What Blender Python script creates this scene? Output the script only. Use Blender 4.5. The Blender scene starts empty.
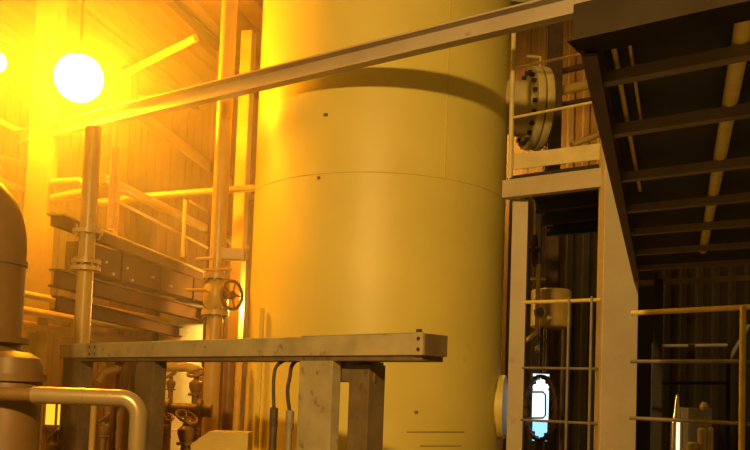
import bpy, math, random
from mathutils import Vector as V
random.seed(7)
scn = bpy.context.scene

# ------------------------------------------------------------------ camera
FPX, PX, PY, ROLL = 850.0, 375.0, 343.0, 0.036       # focal length and principal point in pixels of the 750x450 frame
PITCH = math.atan((394 - PY) / FPX)
CAM = V((0, 0, 1.6))
Fw = V((0, math.cos(PITCH), math.sin(PITCH)))
U0 = V((0, -math.sin(PITCH), math.cos(PITCH)))
Rt = V((1, 0, 0)) * math.cos(ROLL) + U0 * math.sin(ROLL)
Up = U0 * math.cos(ROLL) - V((1, 0, 0)) * math.sin(ROLL)
cd = bpy.data.cameras.new('camera')
cam = bpy.data.objects.new('camera', cd)
scn.collection.objects.link(cam)
from mathutils import Matrix
cam.matrix_world = Matrix(((Rt.x, Up.x, -Fw.x, CAM.x), (Rt.y, Up.y, -Fw.y, CAM.y), (Rt.z, Up.z, -Fw.z, CAM.z), (0, 0, 0, 1)))
cd.sensor_width = 36
cd.lens = 36 * FPX / 750
cd.shift_y = (PY - 225) / 750
cd.clip_end = 200
scn.camera = cam

# ------------------------------------------------------------------ world, exposure
w = bpy.data.worlds.new('night'); scn.world = w; w.use_nodes = True
bg = w.node_tree.nodes['Background']
bg.inputs[0].default_value = (0.21, 0.112, 0.014, 1); bg.inputs[1].default_value = 1.0
scn.view_settings.view_transform = 'Standard'
scn.view_settings.look = 'None'
scn.view_settings.exposure = 0.0
scn.view_settings.gamma = 1.0
scn.view_settings.use_curve_mapping = False
scn.cycles.use_denoising = True
scn.cycles.volume_max_steps = 256

SODIUM = (1.0, 0.35, 0.006)
LAMP_L = 500.0          # radiance of the sodium globes
YARD_P = 2900.0        # power of the yard lamp beside the camera
HAZE = 0.098

# ------------------------------------------------------------------ pixel helpers (a pixel gives a direction, Y or z the distance)
def ray(x, y): return Fw * FPX + Rt * (x - PX) + Up * (PY - y)
def at(x, y, Y):
    r = ray(x, y); return CAM + r * (Y / r.y)
def atz(x, y, z):
    r = ray(x, y); return CAM + r * ((z - CAM.z) / r.z)
def level(a, b, Y):                       # level line through two pixels, first one at depth Y
    p = at(a[0], a[1], Y); return p, atz(b[0], b[1], p.z)
def ext(p, q, a, b):                      # lengthen a segment at both ends
    d = (q - p).normalized(); return p - d * a, q + d * b

# ------------------------------------------------------------------ materials
def mat(name, col, col2=None, rough=0.6, metal=0.0, scale=3.0, stain=None, stain_amt=0.0, bump=0.0, spec=0.5):
    m = bpy.data.materials.new(name); m.use_nodes = True
    nt = m.node_tree; n = nt.nodes; b = n['Principled BSDF']
    b.inputs['Roughness'].default_value = rough; b.inputs['Metallic'].default_value = metal
    b.inputs['Specular IOR Level'].default_value = spec
    tc = n.new('ShaderNodeTexCoord')
    no = n.new('ShaderNodeTexNoise'); no.inputs['Scale'].default_value = scale; no.inputs['Detail'].default_value = 6
    nt.links.new(tc.outputs['Object'], no.inputs['Vector'])
    mx = n.new('ShaderNodeMix'); mx.data_type = 'RGBA'
    c2 = col2 or tuple(c * 0.8 for c in col)
    mx.inputs['A'].default_value = (*col, 1); mx.inputs['B'].default_value = (*c2, 1)
    rp = n.new('ShaderNodeValToRGB'); rp.color_ramp.elements[0].position = 0.38; rp.color_ramp.elements[1].position = 0.66
    nt.links.new(no.outputs['Fac'], rp.inputs['Fac']); nt.links.new(rp.outputs['Color'], mx.inputs['Factor'])
    out = mx.outputs['Result']
    if stain:
        n2 = n.new('ShaderNodeTexNoise'); n2.inputs['Scale'].default_value = scale * 2.3; n2.inputs['Detail'].default_value = 9
        nt.links.new(tc.outputs['Object'], n2.inputs['Vector'])
        r2 = n.new('ShaderNodeValToRGB'); r2.color_ramp.elements[0].position = 0.72 - stain_amt; r2.color_ramp.elements[1].position = 0.80 - stain_amt * 0.7
        nt.links.new(n2.outputs['Fac'], r2.inputs['Fac'])
        m2 = n.new('ShaderNodeMix'); m2.data_type = 'RGBA'; m2.inputs['B'].default_value = (*stain, 1)
        nt.links.new(out, m2.inputs['A']); nt.links.new(r2.outputs['Color'], m2.inputs['Factor']); out = m2.outputs['Result']
    nt.links.new(out, b.inputs['Base Color'])
    if bump:
        bp = n.new('ShaderNodeBump'); bp.inputs['Strength'].default_value = bump; bp.inputs['Distance'].default_value = 0.01
        nt.links.new(no.outputs['Fac'], bp.inputs['Height']); nt.links.new(bp.outputs['Normal'], b.inputs['Normal'])
    return m
def glow(name, col, s):
    m = bpy.data.materials.new(name); m.use_nodes = True
    n = m.node_tree.nodes; n.remove(n['Principled BSDF'])
    e = n.new('ShaderNodeEmission'); e.inputs[0].default_value = (*col, 1); e.inputs[1].default_value = s
    m.node_tree.links.new(e.outputs[0], n['Material Output'].inputs[0]); return m

RUST = (0.10, 0.045, 0.02)
M = dict(
    tank=mat('cream_tank_paint', (0.73, 0.60, 0.16), (0.66, 0.54, 0.14), 0.45, scale=0.9, stain=(0.55, 0.44, 0.09), stain_amt=0.03, spec=0.5),
    pale=mat('bright_patch_paint', (0.72, 0.62, 0.36), (0.62, 0.52, 0.28), 0.5, scale=3, stain=(0.3, 0.18, 0.07), stain_amt=0.08),  # pale colour supplies the bright patch of lit wall
    column=mat('dull_column_paint', (0.26, 0.17, 0.055), (0.21, 0.135, 0.042), 0.7, scale=3),
    weld=mat('weld_bead', (0.66, 0.53, 0.14), (0.58, 0.46, 0.12), 0.5, scale=12),
    scar=mat('rusty_scar', (0.12, 0.07, 0.03), (0.2, 0.12, 0.04), 0.8, scale=30),
    grey=mat('grey_steel_paint', (0.40, 0.33, 0.23), (0.34, 0.28, 0.19), 0.55, scale=2.5, stain=(0.28, 0.21, 0.14), stain_amt=0.05),
    beam=mat('grey_beam_paint', (0.42, 0.36, 0.30), (0.36, 0.30, 0.25), 0.55, scale=2.0, stain=(0.25, 0.18, 0.12), stain_amt=0.04),
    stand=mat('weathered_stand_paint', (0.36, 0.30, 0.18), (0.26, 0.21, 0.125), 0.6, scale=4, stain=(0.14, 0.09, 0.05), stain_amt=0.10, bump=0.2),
    standshade=mat('weathered_shaded_stand_paint', (0.15, 0.10, 0.05), (0.10, 0.066, 0.032), 0.65, scale=5, stain=(0.09, 0.05, 0.03), stain_amt=0.12, bump=0.2),  # darkened copy of the stand paint, shade put into the colour
    yrail=mat('yellow_rail_paint', (0.60, 0.48, 0.12), (0.48, 0.37, 0.09), 0.45, scale=8),
    rail=mat('galvanised_rail', (0.17, 0.145, 0.10), (0.12, 0.10, 0.07), 0.5, 0.0, scale=8),
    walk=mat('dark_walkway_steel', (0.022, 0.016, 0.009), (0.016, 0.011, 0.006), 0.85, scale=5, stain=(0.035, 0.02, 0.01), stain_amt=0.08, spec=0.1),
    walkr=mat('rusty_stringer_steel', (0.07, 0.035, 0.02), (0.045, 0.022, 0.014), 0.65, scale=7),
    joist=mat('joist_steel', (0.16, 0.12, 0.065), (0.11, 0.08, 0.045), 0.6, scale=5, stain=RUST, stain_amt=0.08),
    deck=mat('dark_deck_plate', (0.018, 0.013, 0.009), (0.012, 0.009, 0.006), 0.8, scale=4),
    dark=mat('shaded_cladding', (0.014, 0.009, 0.006), (0.010, 0.007, 0.004), 0.8, scale=2),  # near black colour stands for the unlit right background
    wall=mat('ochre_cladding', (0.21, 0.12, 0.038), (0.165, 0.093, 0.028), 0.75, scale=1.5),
    conc=mat('concrete', (0.22, 0.2, 0.17), (0.16, 0.14, 0.12), 0.9, scale=2, bump=0.3),
    rack=mat('brown_rack_steel', (0.13, 0.055, 0.014), (0.09, 0.038, 0.010), 0.85, scale=3, stain=RUST, stain_amt=0.08, spec=0.15),
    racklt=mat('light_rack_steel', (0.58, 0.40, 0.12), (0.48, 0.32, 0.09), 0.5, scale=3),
    pipe=mat('painted_pipe', (0.52, 0.36, 0.11), (0.44, 0.29, 0.08), 0.35, scale=4, stain=(0.3, 0.2, 0.1), stain_amt=0.05),
    pipebr=mat('brown_pipe', (0.24, 0.13, 0.04), (0.18, 0.10, 0.03), 0.4, scale=4),
    clad=mat('metal_jacket_pipe', (0.45, 0.34, 0.19), (0.38, 0.28, 0.15), 0.3, 0.45, scale=3),
    duct=mat('brown_jacket_duct', (0.20, 0.11, 0.035), (0.15, 0.08, 0.025), 0.5, scale=2),
    flange=mat('cream_flange_paint', (0.56, 0.46, 0.22), (0.46, 0.37, 0.18), 0.45, scale=6),
    bolt=mat('dark_bolt', (0.06, 0.045, 0.03), (0.04, 0.03, 0.02), 0.5, 0.5, scale=20),
    boltlt=mat('bright_bolt', (0.55, 0.48, 0.36), (0.4, 0.34, 0.25), 0.35, 0.6, scale=20),
    box=mat('ochre_box_paint', (0.55, 0.40, 0.10), (0.48, 0.34, 0.08), 0.5, scale=4),
    hose=mat('brown_hose', (0.09, 0.055, 0.03), (0.06, 0.04, 0.02), 0.5, scale=10),
    gland=mat('grey_gland', (0.3, 0.25, 0.18), (0.2, 0.16, 0.11), 0.5, scale=8),
    drum=mat('ochre_drum_paint', (0.45, 0.30, 0.08), (0.36, 0.23, 0.06), 0.45, scale=5),
    cab=mat('grey_cabinet_paint', (0.30, 0.28, 0.25), (0.24, 0.22, 0.2), 0.5, scale=3),
    chrome=mat('polished_steel', (0.6, 0.55, 0.5), (0.5, 0.45, 0.4), 0.22, 0.9, scale=3),
    black=mat('black_housing', (0.03, 0.025, 0.02), None, 0.5),
    red=mat('dull_red_paint', (0.30, 0.07, 0.04), (0.2, 0.05, 0.03), 0.5),
    sodium=glow('sodium_glass', SODIUM, LAMP_L),
    unseenlamp=glow('unseen_lamp_glass', (1.0, 0.60, 0.13), 420.0),  # glass of the unseen lamps added behind the tank
    window=glow('lit_window', (1.0, 0.60, 0.03), 1.25),
    coolglow=glow('cool_glow', (0.75, 0.93, 1.0), 1.8),  # emission standing in for a far lit area
    coolglowblue=glow('cool_glow_blue', (0.32, 0.72, 1.0), 1.3),
    tubeo=glow('warm_tube', (1.0, 0.80, 0.55), 1.3),
)

# ------------------------------------------------------------------ mesh builder
class MB:
    def __init__(s): s.v = []; s.f = []
    def add(s, vs, fs):
        o = len(s.v); s.v += [V(p) for p in vs]; s.f += [tuple(i + o for i in f) for f in fs]; return s
    def prism(s, prof, p0, p1, up=V((0, 0, 1))):
        d = (p1 - p0).normalized(); sd = d.cross(up).normalized(); u = sd.cross(d).normalized(); n = len(prof)
        vs = [p + sd * a + u * b for p in (p0, p1) for a, b in prof]
        fs = [(i, (i + 1) % n, n + (i + 1) % n, n + i) for i in range(n)] + [tuple(range(n))[::-1], tuple(range(n, 2 * n))]
        return s.add(vs, fs)
    def box(s, c, sx, sy, sz, ang=0):
        ca, sa = math.cos(ang), math.sin(ang); vs = []
        for k in (-.5, .5):
            for i, j in ((-.5, -.5), (.5, -.5), (.5, .5), (-.5, .5)):
                x, y = i * sx, j * sy; vs.append((c[0] + ca * x - sa * y, c[1] + sa * x + ca * y, c[2] + k * sz))
        return s.add(vs, [(3, 2, 1, 0), (4, 5, 6, 7), (0, 1, 5, 4), (1, 2, 6, 5), (2, 3, 7, 6), (3, 0, 4, 7)])
    def lathe(s, prof, o, ax, seg=24):      # prof: (radius, distance along axis)
        ax = V(ax).normalized(); t = V((0, 0, 1)) if abs(ax.z) < .9 else V((1, 0, 0)); a = ax.cross(t).normalized(); b = ax.cross(a)
        vs = []
        for r, h in prof:
            for k in range(seg):
                q = 2 * math.pi * k / seg; vs.append(o + ax * h + (a * math.cos(q) + b * math.sin(q)) * max(r, 1e-4))
        fs = [(i * seg + k, i * seg + (k + 1) % seg, (i + 1) * seg + (k + 1) % seg, (i + 1) * seg + k) for i in range(len(prof) - 1) for k in range(seg)]
        fs += [tuple(range(seg))[::-1], tuple(range((len(prof) - 1) * seg, len(prof) * seg))]
        return s.add(vs, fs)
    def hoop(s, prof, o, ax, seg=24):       # closed profile swept round an axis: an open ring
        n0_ = len(s.f); s.lathe(prof + [prof[0]], o, ax, seg); s.f = s.f[:-2]; return s
    def cyl(s, p0, p1, r, seg=16): return s.lathe([(r, 0), (r, (p1 - p0).length)], p0, p1 - p0, seg)
    def tube(s, path, r, seg=14, closed=False):
        path = [V(p) for p in path]; n = len(path); vs = []; prev = None
        for i, p in enumerate(path):
            d = (path[(i + 1) % n] - path[i - 1]) if closed else (path[min(i + 1, n - 1)] - path[max(i - 1, 0)]); d.normalize()
            if prev is None:
                t = V((0, 0, 1)) if abs(d.z) < .9 else V((1, 0, 0)); a = d.cross(t).normalized()
            else: a = (prev - d * prev.dot(d)).normalized()
            prev = a; b = d.cross(a)
            for k in range(seg):
                q = 2 * math.pi * k / seg; vs.append(p + (a * math.cos(q) + b * math.sin(q)) * r)
        m = n if closed else n - 1
        fs = [(i * seg + k, i * seg + (k + 1) % seg, ((i + 1) % n) * seg + (k + 1) % seg, ((i + 1) % n) * seg + k) for i in range(m) for k in range(seg)]
        if not closed: fs += [tuple(range(seg))[::-1], tuple(range((n - 1) * seg, n * seg))]
        return s.add(vs, fs)
    def ring(s, c, ax, R, r, seg=32, ts=8):
        ax = V(ax).normalized(); t = V((0, 0, 1)) if abs(ax.z) < .9 else V((1, 0, 0)); a = ax.cross(t).normalized(); b = ax.cross(a)
        return s.tube([c + (a * math.cos(2 * math.pi * k / seg) + b * math.sin(2 * math.pi * k / seg)) * R for k in range(seg)], r, ts, True)
    def build(s, name, m, parent=None, smooth=True, bevel=0.0, origin=None):
        root = parent
        while root is not None and root.parent is not None: root = root.parent
        if root is not None: o = root.location.copy()
        elif origin is not None: o = V(origin)
        else:
            xs = [p.x for p in s.v]; ys = [p.y for p in s.v]; o = V(((min(xs) + max(xs)) / 2, (min(ys) + max(ys)) / 2, min(p.z for p in s.v)))
        me = bpy.data.meshes.new(name); me.from_pydata([p - o for p in s.v], [], s.f); me.update()
        if smooth:
            me.polygons.foreach_set('use_smooth', [True] * len(me.polygons)); me.set_sharp_from_angle(angle=math.radians(35))
        me.materials.append(M[m])
        ob = bpy.data.objects.new(name, me); scn.collection.objects.link(ob)
        if parent is not None: ob.parent = parent
        else: ob.location = o
        if bevel:
            b = ob.modifiers.new('bevel', 'BEVEL'); b.width = bevel; b.segments = 2; b.limit_method = 'ANGLE'
        return ob
def tag(o, label=None, cat=None, group=None, kind=None):
    for k, x in (('label', label), ('category', cat), ('group', group), ('kind', kind)):
        if x: o[k] = x
    return o
def thing(name, label, cat, loc, group=None):
    o = bpy.data.objects.new(name, None); o.empty_display_size = 0.1; scn.collection.objects.link(o); o.location = V(loc)
    return tag(o, label, cat, group)
def copy_part(src, name, delta, parent):
    c = src.copy(); scn.collection.objects.link(c); c.parent = parent; c.location = src.location + delta; return c
def rect(w, h, dz=0): return [(-w / 2, -h / 2 + dz), (w / 2, -h / 2 + dz), (w / 2, h / 2 + dz), (-w / 2, h / 2 + dz)]
def ibeam(w, h, tw=.012, tf=.016):
    a, b = w / 2, h / 2
    return [(-a, -b), (a, -b), (a, -b + tf), (tw / 2, -b + tf), (tw / 2, b - tf), (a, b - tf), (a, b), (-a, b), (-a, b - tf), (-tw / 2, b - tf), (-tw / 2, -b + tf), (-a, -b + tf)]
def channel(w, h, t=.014):                # web on the -side
    a, b = w / 2, h / 2
    return [(-a, -b), (a, -b), (a, -b + t), (-a + t, -b + t), (-a + t, b - t), (a, b - t), (a, b), (-a, b)]
def bolts(center, ax, R, n, r, h, m, parent, phase=0.0):
    ax = V(ax).normalized(); t = V((0, 0, 1)) if abs(ax.z) < .9 else V((1, 0, 0)); a = ax.cross(t).normalized(); b = ax.cross(a); first = None
    for k in range(n):
        q = 2 * math.pi * k / n + phase; off = (a * math.cos(q) + b * math.sin(q)) * R
        if first is None:
            first = MB().cyl(center + off - ax * h / 2, center + off + ax * h / 2, r, 6).build('bolt', m, parent, smooth=False); o0 = off
        else: copy_part(first, 'bolt', off - o0, parent)
def arc(p, d0, d1, R, n=8):               # quarter bend that starts at p along d0 and leaves along d1 (unit, perpendicular)
    c = p + d1 * R
    return [c - d1 * R * math.cos(t) + d0 * R * math.sin(t) for t in [math.pi / 2 * k / n for k in range(n + 1)]]
Z = V((0, 0, 1))

# ------------------------------------------------------------------ setting
tag(MB().box((0, 5, -0.1), 60, 50, 0.2).build('floor', 'conc'), 'dark concrete yard floor', 'floor', kind='structure')
tag(MB().box((4.9, 7.0, 0.5), 7.6, 2.9, 1.0).build('floor_plinth', 'conc'), 'raised concrete plinth under the access platform', 'floor', kind='structure')
def ribbed(name, x0, x1, y, z0, z1, m, pitch=.3, depth=.05):
    mb = MB(); pts = []; x = x0
    while x < x1:
        pts += [(x, y), (x + pitch * .45, y), (x + pitch * .55, y - depth), (x + pitch * .9, y - depth)]; x += pitch
    n = len(pts)
    mb.add([(a, b, z0) for a, b in pts] + [(a, b, z1) for a, b in pts] + [(x0, y + .1, z0), (pts[-1][0], y + .1, z0), (x0, y + .1, z1), (pts[-1][0], y + .1, z1)],
           [(i, i + 1, n + i + 1, n + i) for i in range(n - 1)] + [(2 * n, 2 * n + 2, 2 * n + 3, 2 * n + 1)])
    return mb.build(name, m, smooth=False)
tag(ribbed('wall_back', -16, 5.2, 16.5, 0, 9.5, 'wall', depth=.022), 'ribbed ochre cladding wall behind the plant', 'wall', kind='structure')
tag(ribbed('wall_right', 4.75, 16, 15.5, 5.4, 9.5, 'dark'), 'ribbed cladding wall coloured dark for the shade behind the walkway', 'wall', kind='structure')
tag(ribbed('wall_low', 2.4, 16, 15.5, 0, 5.4, 'dark'), 'ribbed low wall coloured dark for the shade behind the platform columns', 'wall', kind='structure')
# shed roof over the left bay: a ribbed sheet and the purlins under it
Bd = V((0.24, 0.97, 0)).normalized()
rp0, rp1 = level((165, 0), (225, 57), 12.0)
rz = rp0.z
roof = MB()
pts = []; x = -13.0
while x < -0.9:
    pts += [(x, 0), (x + .18, 0), (x + .24, .06), (x + .40, .06)]; x += .46
n = len(pts)
roof.add([(a, 9.0, rz + .12 + b) for a, b in pts] + [(a + 1.75, 16.4, rz + .12 + b) for a, b in pts], [(i, i + 1, n + i + 1, n + i) for i in range(n - 1)])
tag(roof.build('ceiling', 'wall', smooth=False), 'ribbed sheet roof over the orange lit bay', 'ceiling', kind='structure')
for k, dx in enumerate((-0.0, -1.6, -3.2, -4.8, -6.4)):
    a, b = ext(rp0, rp1, 2.4, 2.6)
    tag(MB().prism(ibeam(.16, .22), a + V((dx, 0, 0)), b + V((dx, 0, 0))).build('trim_%d' % (k + 1), 'rack', smooth=False), 'brown steel purlin under the shed roof', 'beam', kind='structure')

# ------------------------------------------------------------------ the big tank
TC = V((-0.0026, 10.5, 0)); TR = 1.554; SZ = 3.964
tank = thing('storage_tank', 'tall cream painted cylindrical steel tank in the middle of the plant', 'tank', TC)
for z0, z1 in ((0.06, SZ), (SZ, 6.6), (6.6, 8.6)):
    MB().lathe([(TR - .02, z0), (TR, z0 + .001), (TR, z1 - .001), (TR - .02, z1)], TC, Z, 128).build('shell_course', 'tank', tank)
MB().lathe([(TR, 8.6), (TR * .9, 8.95), (TR * .6, 9.2), (.05, 9.3)], TC, Z, 96).build('dome_roof', 'tank', tank)
MB().lathe([(TR + .12, 0), (TR + .12, .06), (TR - .1, .06)], TC, Z, 96).build('base_ring', 'tank', tank)
for z in (SZ, 6.6): MB().ring(TC + Z * z, Z, TR, .006, 128, 8).build('weld_seam', 'weld', tank)
def on_tank(x, y, dr=0.0):                # point of the shell seen at a pixel
    r = ray(x, y); ox, oy = CAM.x - TC.x, CAM.y - TC.y; R = TR + dr
    a = r.x ** 2 + r.y ** 2; b = 2 * (ox * r.x + oy * r.y); c = ox * ox + oy * oy - R * R
    t = (-b - math.sqrt(b * b - 4 * a * c)) / (2 * a); return CAM + r * t
p = on_tank(445, 170); q = V((p.x, p.y, 6.6)); p.z = SZ
MB().cyl(p, q, .007, 8).build('weld_seam', 'weld', tank)
for (x, y, sx, sz) in ((326, 115, .045, .03), (319, 178, .03, .03), (416, 412, .03, .025)):
    p = on_tank(x, y); ang = math.atan2(p.y - TC.y, p.x - TC.x)
    MB().box(p, .03, sx, sz, ang).build('lug', 'scar', tank, smooth=False)
for (x0, x1, y) in ((407, 464, 432), (420, 461, 446)):
    path = [on_tank(x0 + (x1 - x0) * k / 8, y, .001) for k in range(9)]
    MB().tube(path, .005, 6).build('weld_scar', 'scar', tank)
# side manway low on the right
def manway(z, ang, R, proj):
    d = V((math.cos(ang), math.sin(ang), 0)); o = TC + Z * z
    nk = MB().lathe([(R * .8, TR - .3), (R * .8, TR + proj)], o, d, 40).build('manway_neck', 'tank', tank)
    fl = MB().lathe([(R * .6, TR + proj - .02), (R, TR + proj - .02), (R, TR + proj + .02), (R * .6, TR + proj + .02)], o, d, 40).build('manway_flange', 'tank', tank)
    MB().lathe([(R, TR + proj + .022), (R, TR + proj + .05), (R * .5, TR + proj + .065), (.01, TR + proj + .07)], o, d, 40).build('manway_cover', 'tank', tank)
manway(1.50, math.radians(-14), .38, .015)
# big upper nozzle with its bolted flange pair
nd = V((.995, .10, 0)).normalized(); nc = at(535, 109, 10.35)
noz = MB().cyl(nc - nd * .75, nc - nd * .09, .33, 36).build('nozzle_neck', 'flange', tank)
f1 = MB().lathe([(.34, -.10), (.50, -.10), (.505, -.09), (.505, -.02), (.50, -.01), (.34, -.01)], nc, nd, 48).build('nozzle_flange', 'flange', tank)
MB().lathe([(.34, .01), (.50, .01), (.505, .02), (.505, .09), (.50, .10), (.05, .12)], nc, nd, 48).build('blind_flange', 'flange', tank)
bolts(nc - nd * .12, nd, .43, 20, .026, .06, 'bolt', f1, .1)
MB().tube([nc + Z * .5 + nd * .05, nc + Z * .66 + nd * .05, nc + Z * .66 - nd * .12], .02, 8).build('davit', 'flange', tank)

# ------------------------------------------------------------------ long diagonal beam in front of the tank
b0 = at(500, 22.5, 7.5); b1 = atz(265, 79, b0.z)
bd = (b1 - b0).normalized()
B0 = b0 - bd * 0.85; B1 = b1 + bd * 4.6
db = thing('cross_beam', 'long grey steel channel running diagonally in front of the tank', 'beam', (B0 + B1) / 2)
MB().prism(channel(.12, .20, .02), B1, B0).build('channel', 'beam', db, smooth=False, bevel=.003)
pl = MB().prism(rect(.016, .19), B0 - bd * .02 - bd.cross(Z) * -.07, B0 + bd * .14 - bd.cross(Z) * -.07).build('end_plate', 'beam', db, smooth=False)

# ------------------------------------------------------------------ pipe support stand in the foreground
n0 = at(424, 344, 5.5); n1 = atz(85, 350.5, n0.z)
ad = (n1 - n0).normalized(); bn = V((-ad.y, ad.x, 0))
if bn.y > 0: bn = -bn                     # bn points to the camera side
bk = -bn                                  # away from the camera
ln = (n1 - n0).length
st = thing('pipe_support', 'weathered grey steel pipe support with a long head beam and twin posts', 'pipe support', (n0.x, n0.y, 0))
W, Hh = .235, .145
MB().prism(rect(W, Hh), n0 + bk * W / 2, n1 + bk * W / 2 + ad * .55).build('head_beam', 'stand', st, smooth=False, bevel=.006)
def faceplate(s0, s1, name, cols=2):
    p0 = n0 + ad * s0 + bn * .006; p1 = n0 + ad * s1 + bn * .006
    o = MB().prism(rect(.012, Hh * .98), p0, p1).build(name, 'stand', st, smooth=False)
    for s in ((s0 + (s1 - s0) * .3, s0 + (s1 - s0) * .72) if cols == 2 else (s0 + (s1 - s0) * .5,)):
        for dz in (-.035, .035):
            c = n0 + ad * s + bn * .013 + Z * dz
            MB().cyl(c - bn * .004, c + bn * .004, .013, 8).build('bolt_hole', 'bolt', o, smooth=False)
faceplate(.0, .075, 'end_plate', 1); faceplate(ln - .30, ln - .04, 'splice_plate')
MB().prism(rect(W * .97, Hh * .96), n0 + bk * W / 2 - ad * .008, n0 + bk * W / 2 + ad * .004).build('shade_cap', 'standshade', st, smooth=False)  # thin plate added to darken the shaded end face of the beam
MB().prism(rect(W * .92, .034), n0 + bk * (W / 2 + .01) + ad * .03 - Z * (Hh / 2 + .017), n1 + bk * (W / 2 + .01) + ad * .5 - Z * (Hh / 2 + .017)).build('shade_plate', 'standshade', st, smooth=False)  # dark plate added for the shade under the head beam
MB().cyl(n0 + ad * .09 + bk * .05 + Z * Hh / 2, n0 + ad * .09 + bk * .05 + Z * (Hh / 2 + .03), .02, 8).build('stud', 'bolt', st)
MB().prism(rect(.02, .006), n0 + bk * .01 + Z * (Hh / 2 + .003) + ad * .02, n0 + bk * .01 + Z * (Hh / 2 + .003) + ad * 1.2).build('top_edge_strip', 'stand', st, smooth=False)
bot = n0.z - Hh / 2 - .034
def stand_post(s, w, d, off, m, name='post', top=0.0):
    c = n0 + ad * s + bk * off; c.z = 0
    MB().prism(ibeam(w, d, .02, .02) if False else rect(w, d), c, V((c.x, c.y, bot - top)), up=bk).build(name, m, st, smooth=False, bevel=.005)
    return c
def s_at(x, y):                           # how far along the head beam a pixel lies
    r = ray(x, y); rel = n0 - CAM; den = r.x * ad.y - r.y * ad.x
    t = (rel.x * ad.y - rel.y * ad.x) / den; p = CAM + r * t; return (p - n0).dot(ad)
sa, sb = s_at(330, 400), s_at(297, 400)
pw = sb - sa
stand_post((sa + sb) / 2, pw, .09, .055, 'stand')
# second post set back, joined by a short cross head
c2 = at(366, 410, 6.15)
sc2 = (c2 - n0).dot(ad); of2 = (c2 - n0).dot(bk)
MB().prism(rect(.20, .17), V((c2.x, c2.y, 0)), V((c2.x, c2.y, bot - .02)), up=bk).build('post', 'standshade', st, smooth=False, bevel=.005)
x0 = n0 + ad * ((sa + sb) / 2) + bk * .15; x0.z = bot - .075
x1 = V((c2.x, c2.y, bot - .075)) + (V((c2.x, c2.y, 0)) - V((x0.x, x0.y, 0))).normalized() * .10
MB().prism(rect(.12, .15), x0, x1).build('cross_head', 'standshade', st, smooth=False, bevel=.004)
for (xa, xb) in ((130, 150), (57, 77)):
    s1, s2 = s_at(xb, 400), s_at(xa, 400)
    stand_post((s1 + s2) / 2, abs(s2 - s1) * .9, .14, .10, 'standshade')
# two hoses with their glands beside the front post
for i, (xs, xt, yt, lab) in enumerate(((285, 274, 411, 'brown hose curving below the beam into a thick dark gland'), (297, 290, 414, 'brown hose hugging the front post into a pale gland'))):
    Yd = 6.6; a = at(xs, 360, Yd); g = at(xt, yt, Yd)
    c = thing('cable_hose', lab, 'hose', (g.x, g.y, 0))
    pa = [a + V((.02, .05, .01)), a, at(xs - (xs - xt) * .75, 366, Yd), at(xt, 376, Yd), at(xt - .5 if i == 0 else xt - 2.5, 392, Yd), g]
    sm = []
    for k in range(len(pa) - 1):
        p0, p1, p2, p3 = pa[max(k - 1, 0)], pa[k], pa[k + 1], pa[min(k + 2, len(pa) - 1)]
        for t in (0, .25, .5, .75): sm.append(.5 * ((2 * p1) + (p2 - p0) * t + (2 * p0 - 5 * p1 + 4 * p2 - p3) * t * t + (3 * p1 - p0 - 3 * p2 + p3) * t ** 3))
    sm.append(pa[-1])
    MB().tube(sm, .014 if i == 0 else .015, 8).build('hose', 'hose', c)
    gb = MB().lathe([(.02, 0.03), (.032, .02), (.032, -.12), (.026, -.13)], g, Z, 12).build('gland', 'hose' if i == 0 else 'gland', c)
    MB().cyl(V((g.x, g.y, 0)), V((g.x, g.y, g.z - .12)), .030 if i == 0 else .024, 12).build('conduit', 'hose' if i == 0 else 'gland', c)

# ------------------------------------------------------------------ access platform to the right of the tank
PYB = 7.75
e1 = at(601, 177, PYB); e0 = atz(502, 189, e1.z); ed = (e1 - e0).normalized(); en = V((ed.y, -ed.x, 0))
if en.y > 0: en = -en
ap = thing('access_platform', 'grey painted steel access platform on two columns beside the tank', 'platform', (e1.x, e1.y, 1.0))
eh = .178
MB().prism(rect(.10, eh), e0 - en * .05, e1 - en * .05 + ed * .05).build('edge_beam', 'grey', ap, smooth=False, bevel=.004)
# columns
ca = at(518.5, 300, (e0.y + .12)); cb = at(616, 360, PYB - .02)
MB().prism(rect(.155, .155), V((ca.x, ca.y, 1.0)), V((ca.x, ca.y, e1.z - eh / 2)), up=V((0.25, 1, 0))).build('column', 'grey', ap, smooth=False, bevel=.004)
cbp = at(599 + 0, 300, PYB - .02)
MB().prism(rect(.325, .2), V((cb.x, cb.y, 1.0)), V((cb.x, cb.y, 4.6)), up=V((-.02, 1, 0))).build('column', 'grey', ap, smooth=False, bevel=.006)
t0 = at(514, 162, e0.y + .06); t1 = atz(603, 151, t0.z)
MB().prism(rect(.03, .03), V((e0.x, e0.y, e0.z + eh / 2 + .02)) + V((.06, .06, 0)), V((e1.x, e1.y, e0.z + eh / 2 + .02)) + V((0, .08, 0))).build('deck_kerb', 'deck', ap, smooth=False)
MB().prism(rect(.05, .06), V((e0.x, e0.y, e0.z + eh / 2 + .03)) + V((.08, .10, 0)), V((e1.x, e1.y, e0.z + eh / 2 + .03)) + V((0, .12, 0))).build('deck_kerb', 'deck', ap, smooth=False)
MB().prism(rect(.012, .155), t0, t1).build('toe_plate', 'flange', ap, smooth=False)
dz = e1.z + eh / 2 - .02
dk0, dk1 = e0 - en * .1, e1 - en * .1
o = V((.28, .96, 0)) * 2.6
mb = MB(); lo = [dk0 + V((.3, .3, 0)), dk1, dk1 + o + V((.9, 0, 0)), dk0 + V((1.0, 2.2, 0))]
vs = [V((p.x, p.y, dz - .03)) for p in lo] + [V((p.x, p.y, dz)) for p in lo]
mb.add(vs, [(3, 2, 1, 0), (4, 5, 6, 7), (0, 1, 5, 4), (1, 2, 6, 5), (2, 3, 7, 6), (3, 0, 4, 7)]).build('deck_plate', 'deck', ap, smooth=False)
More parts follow.
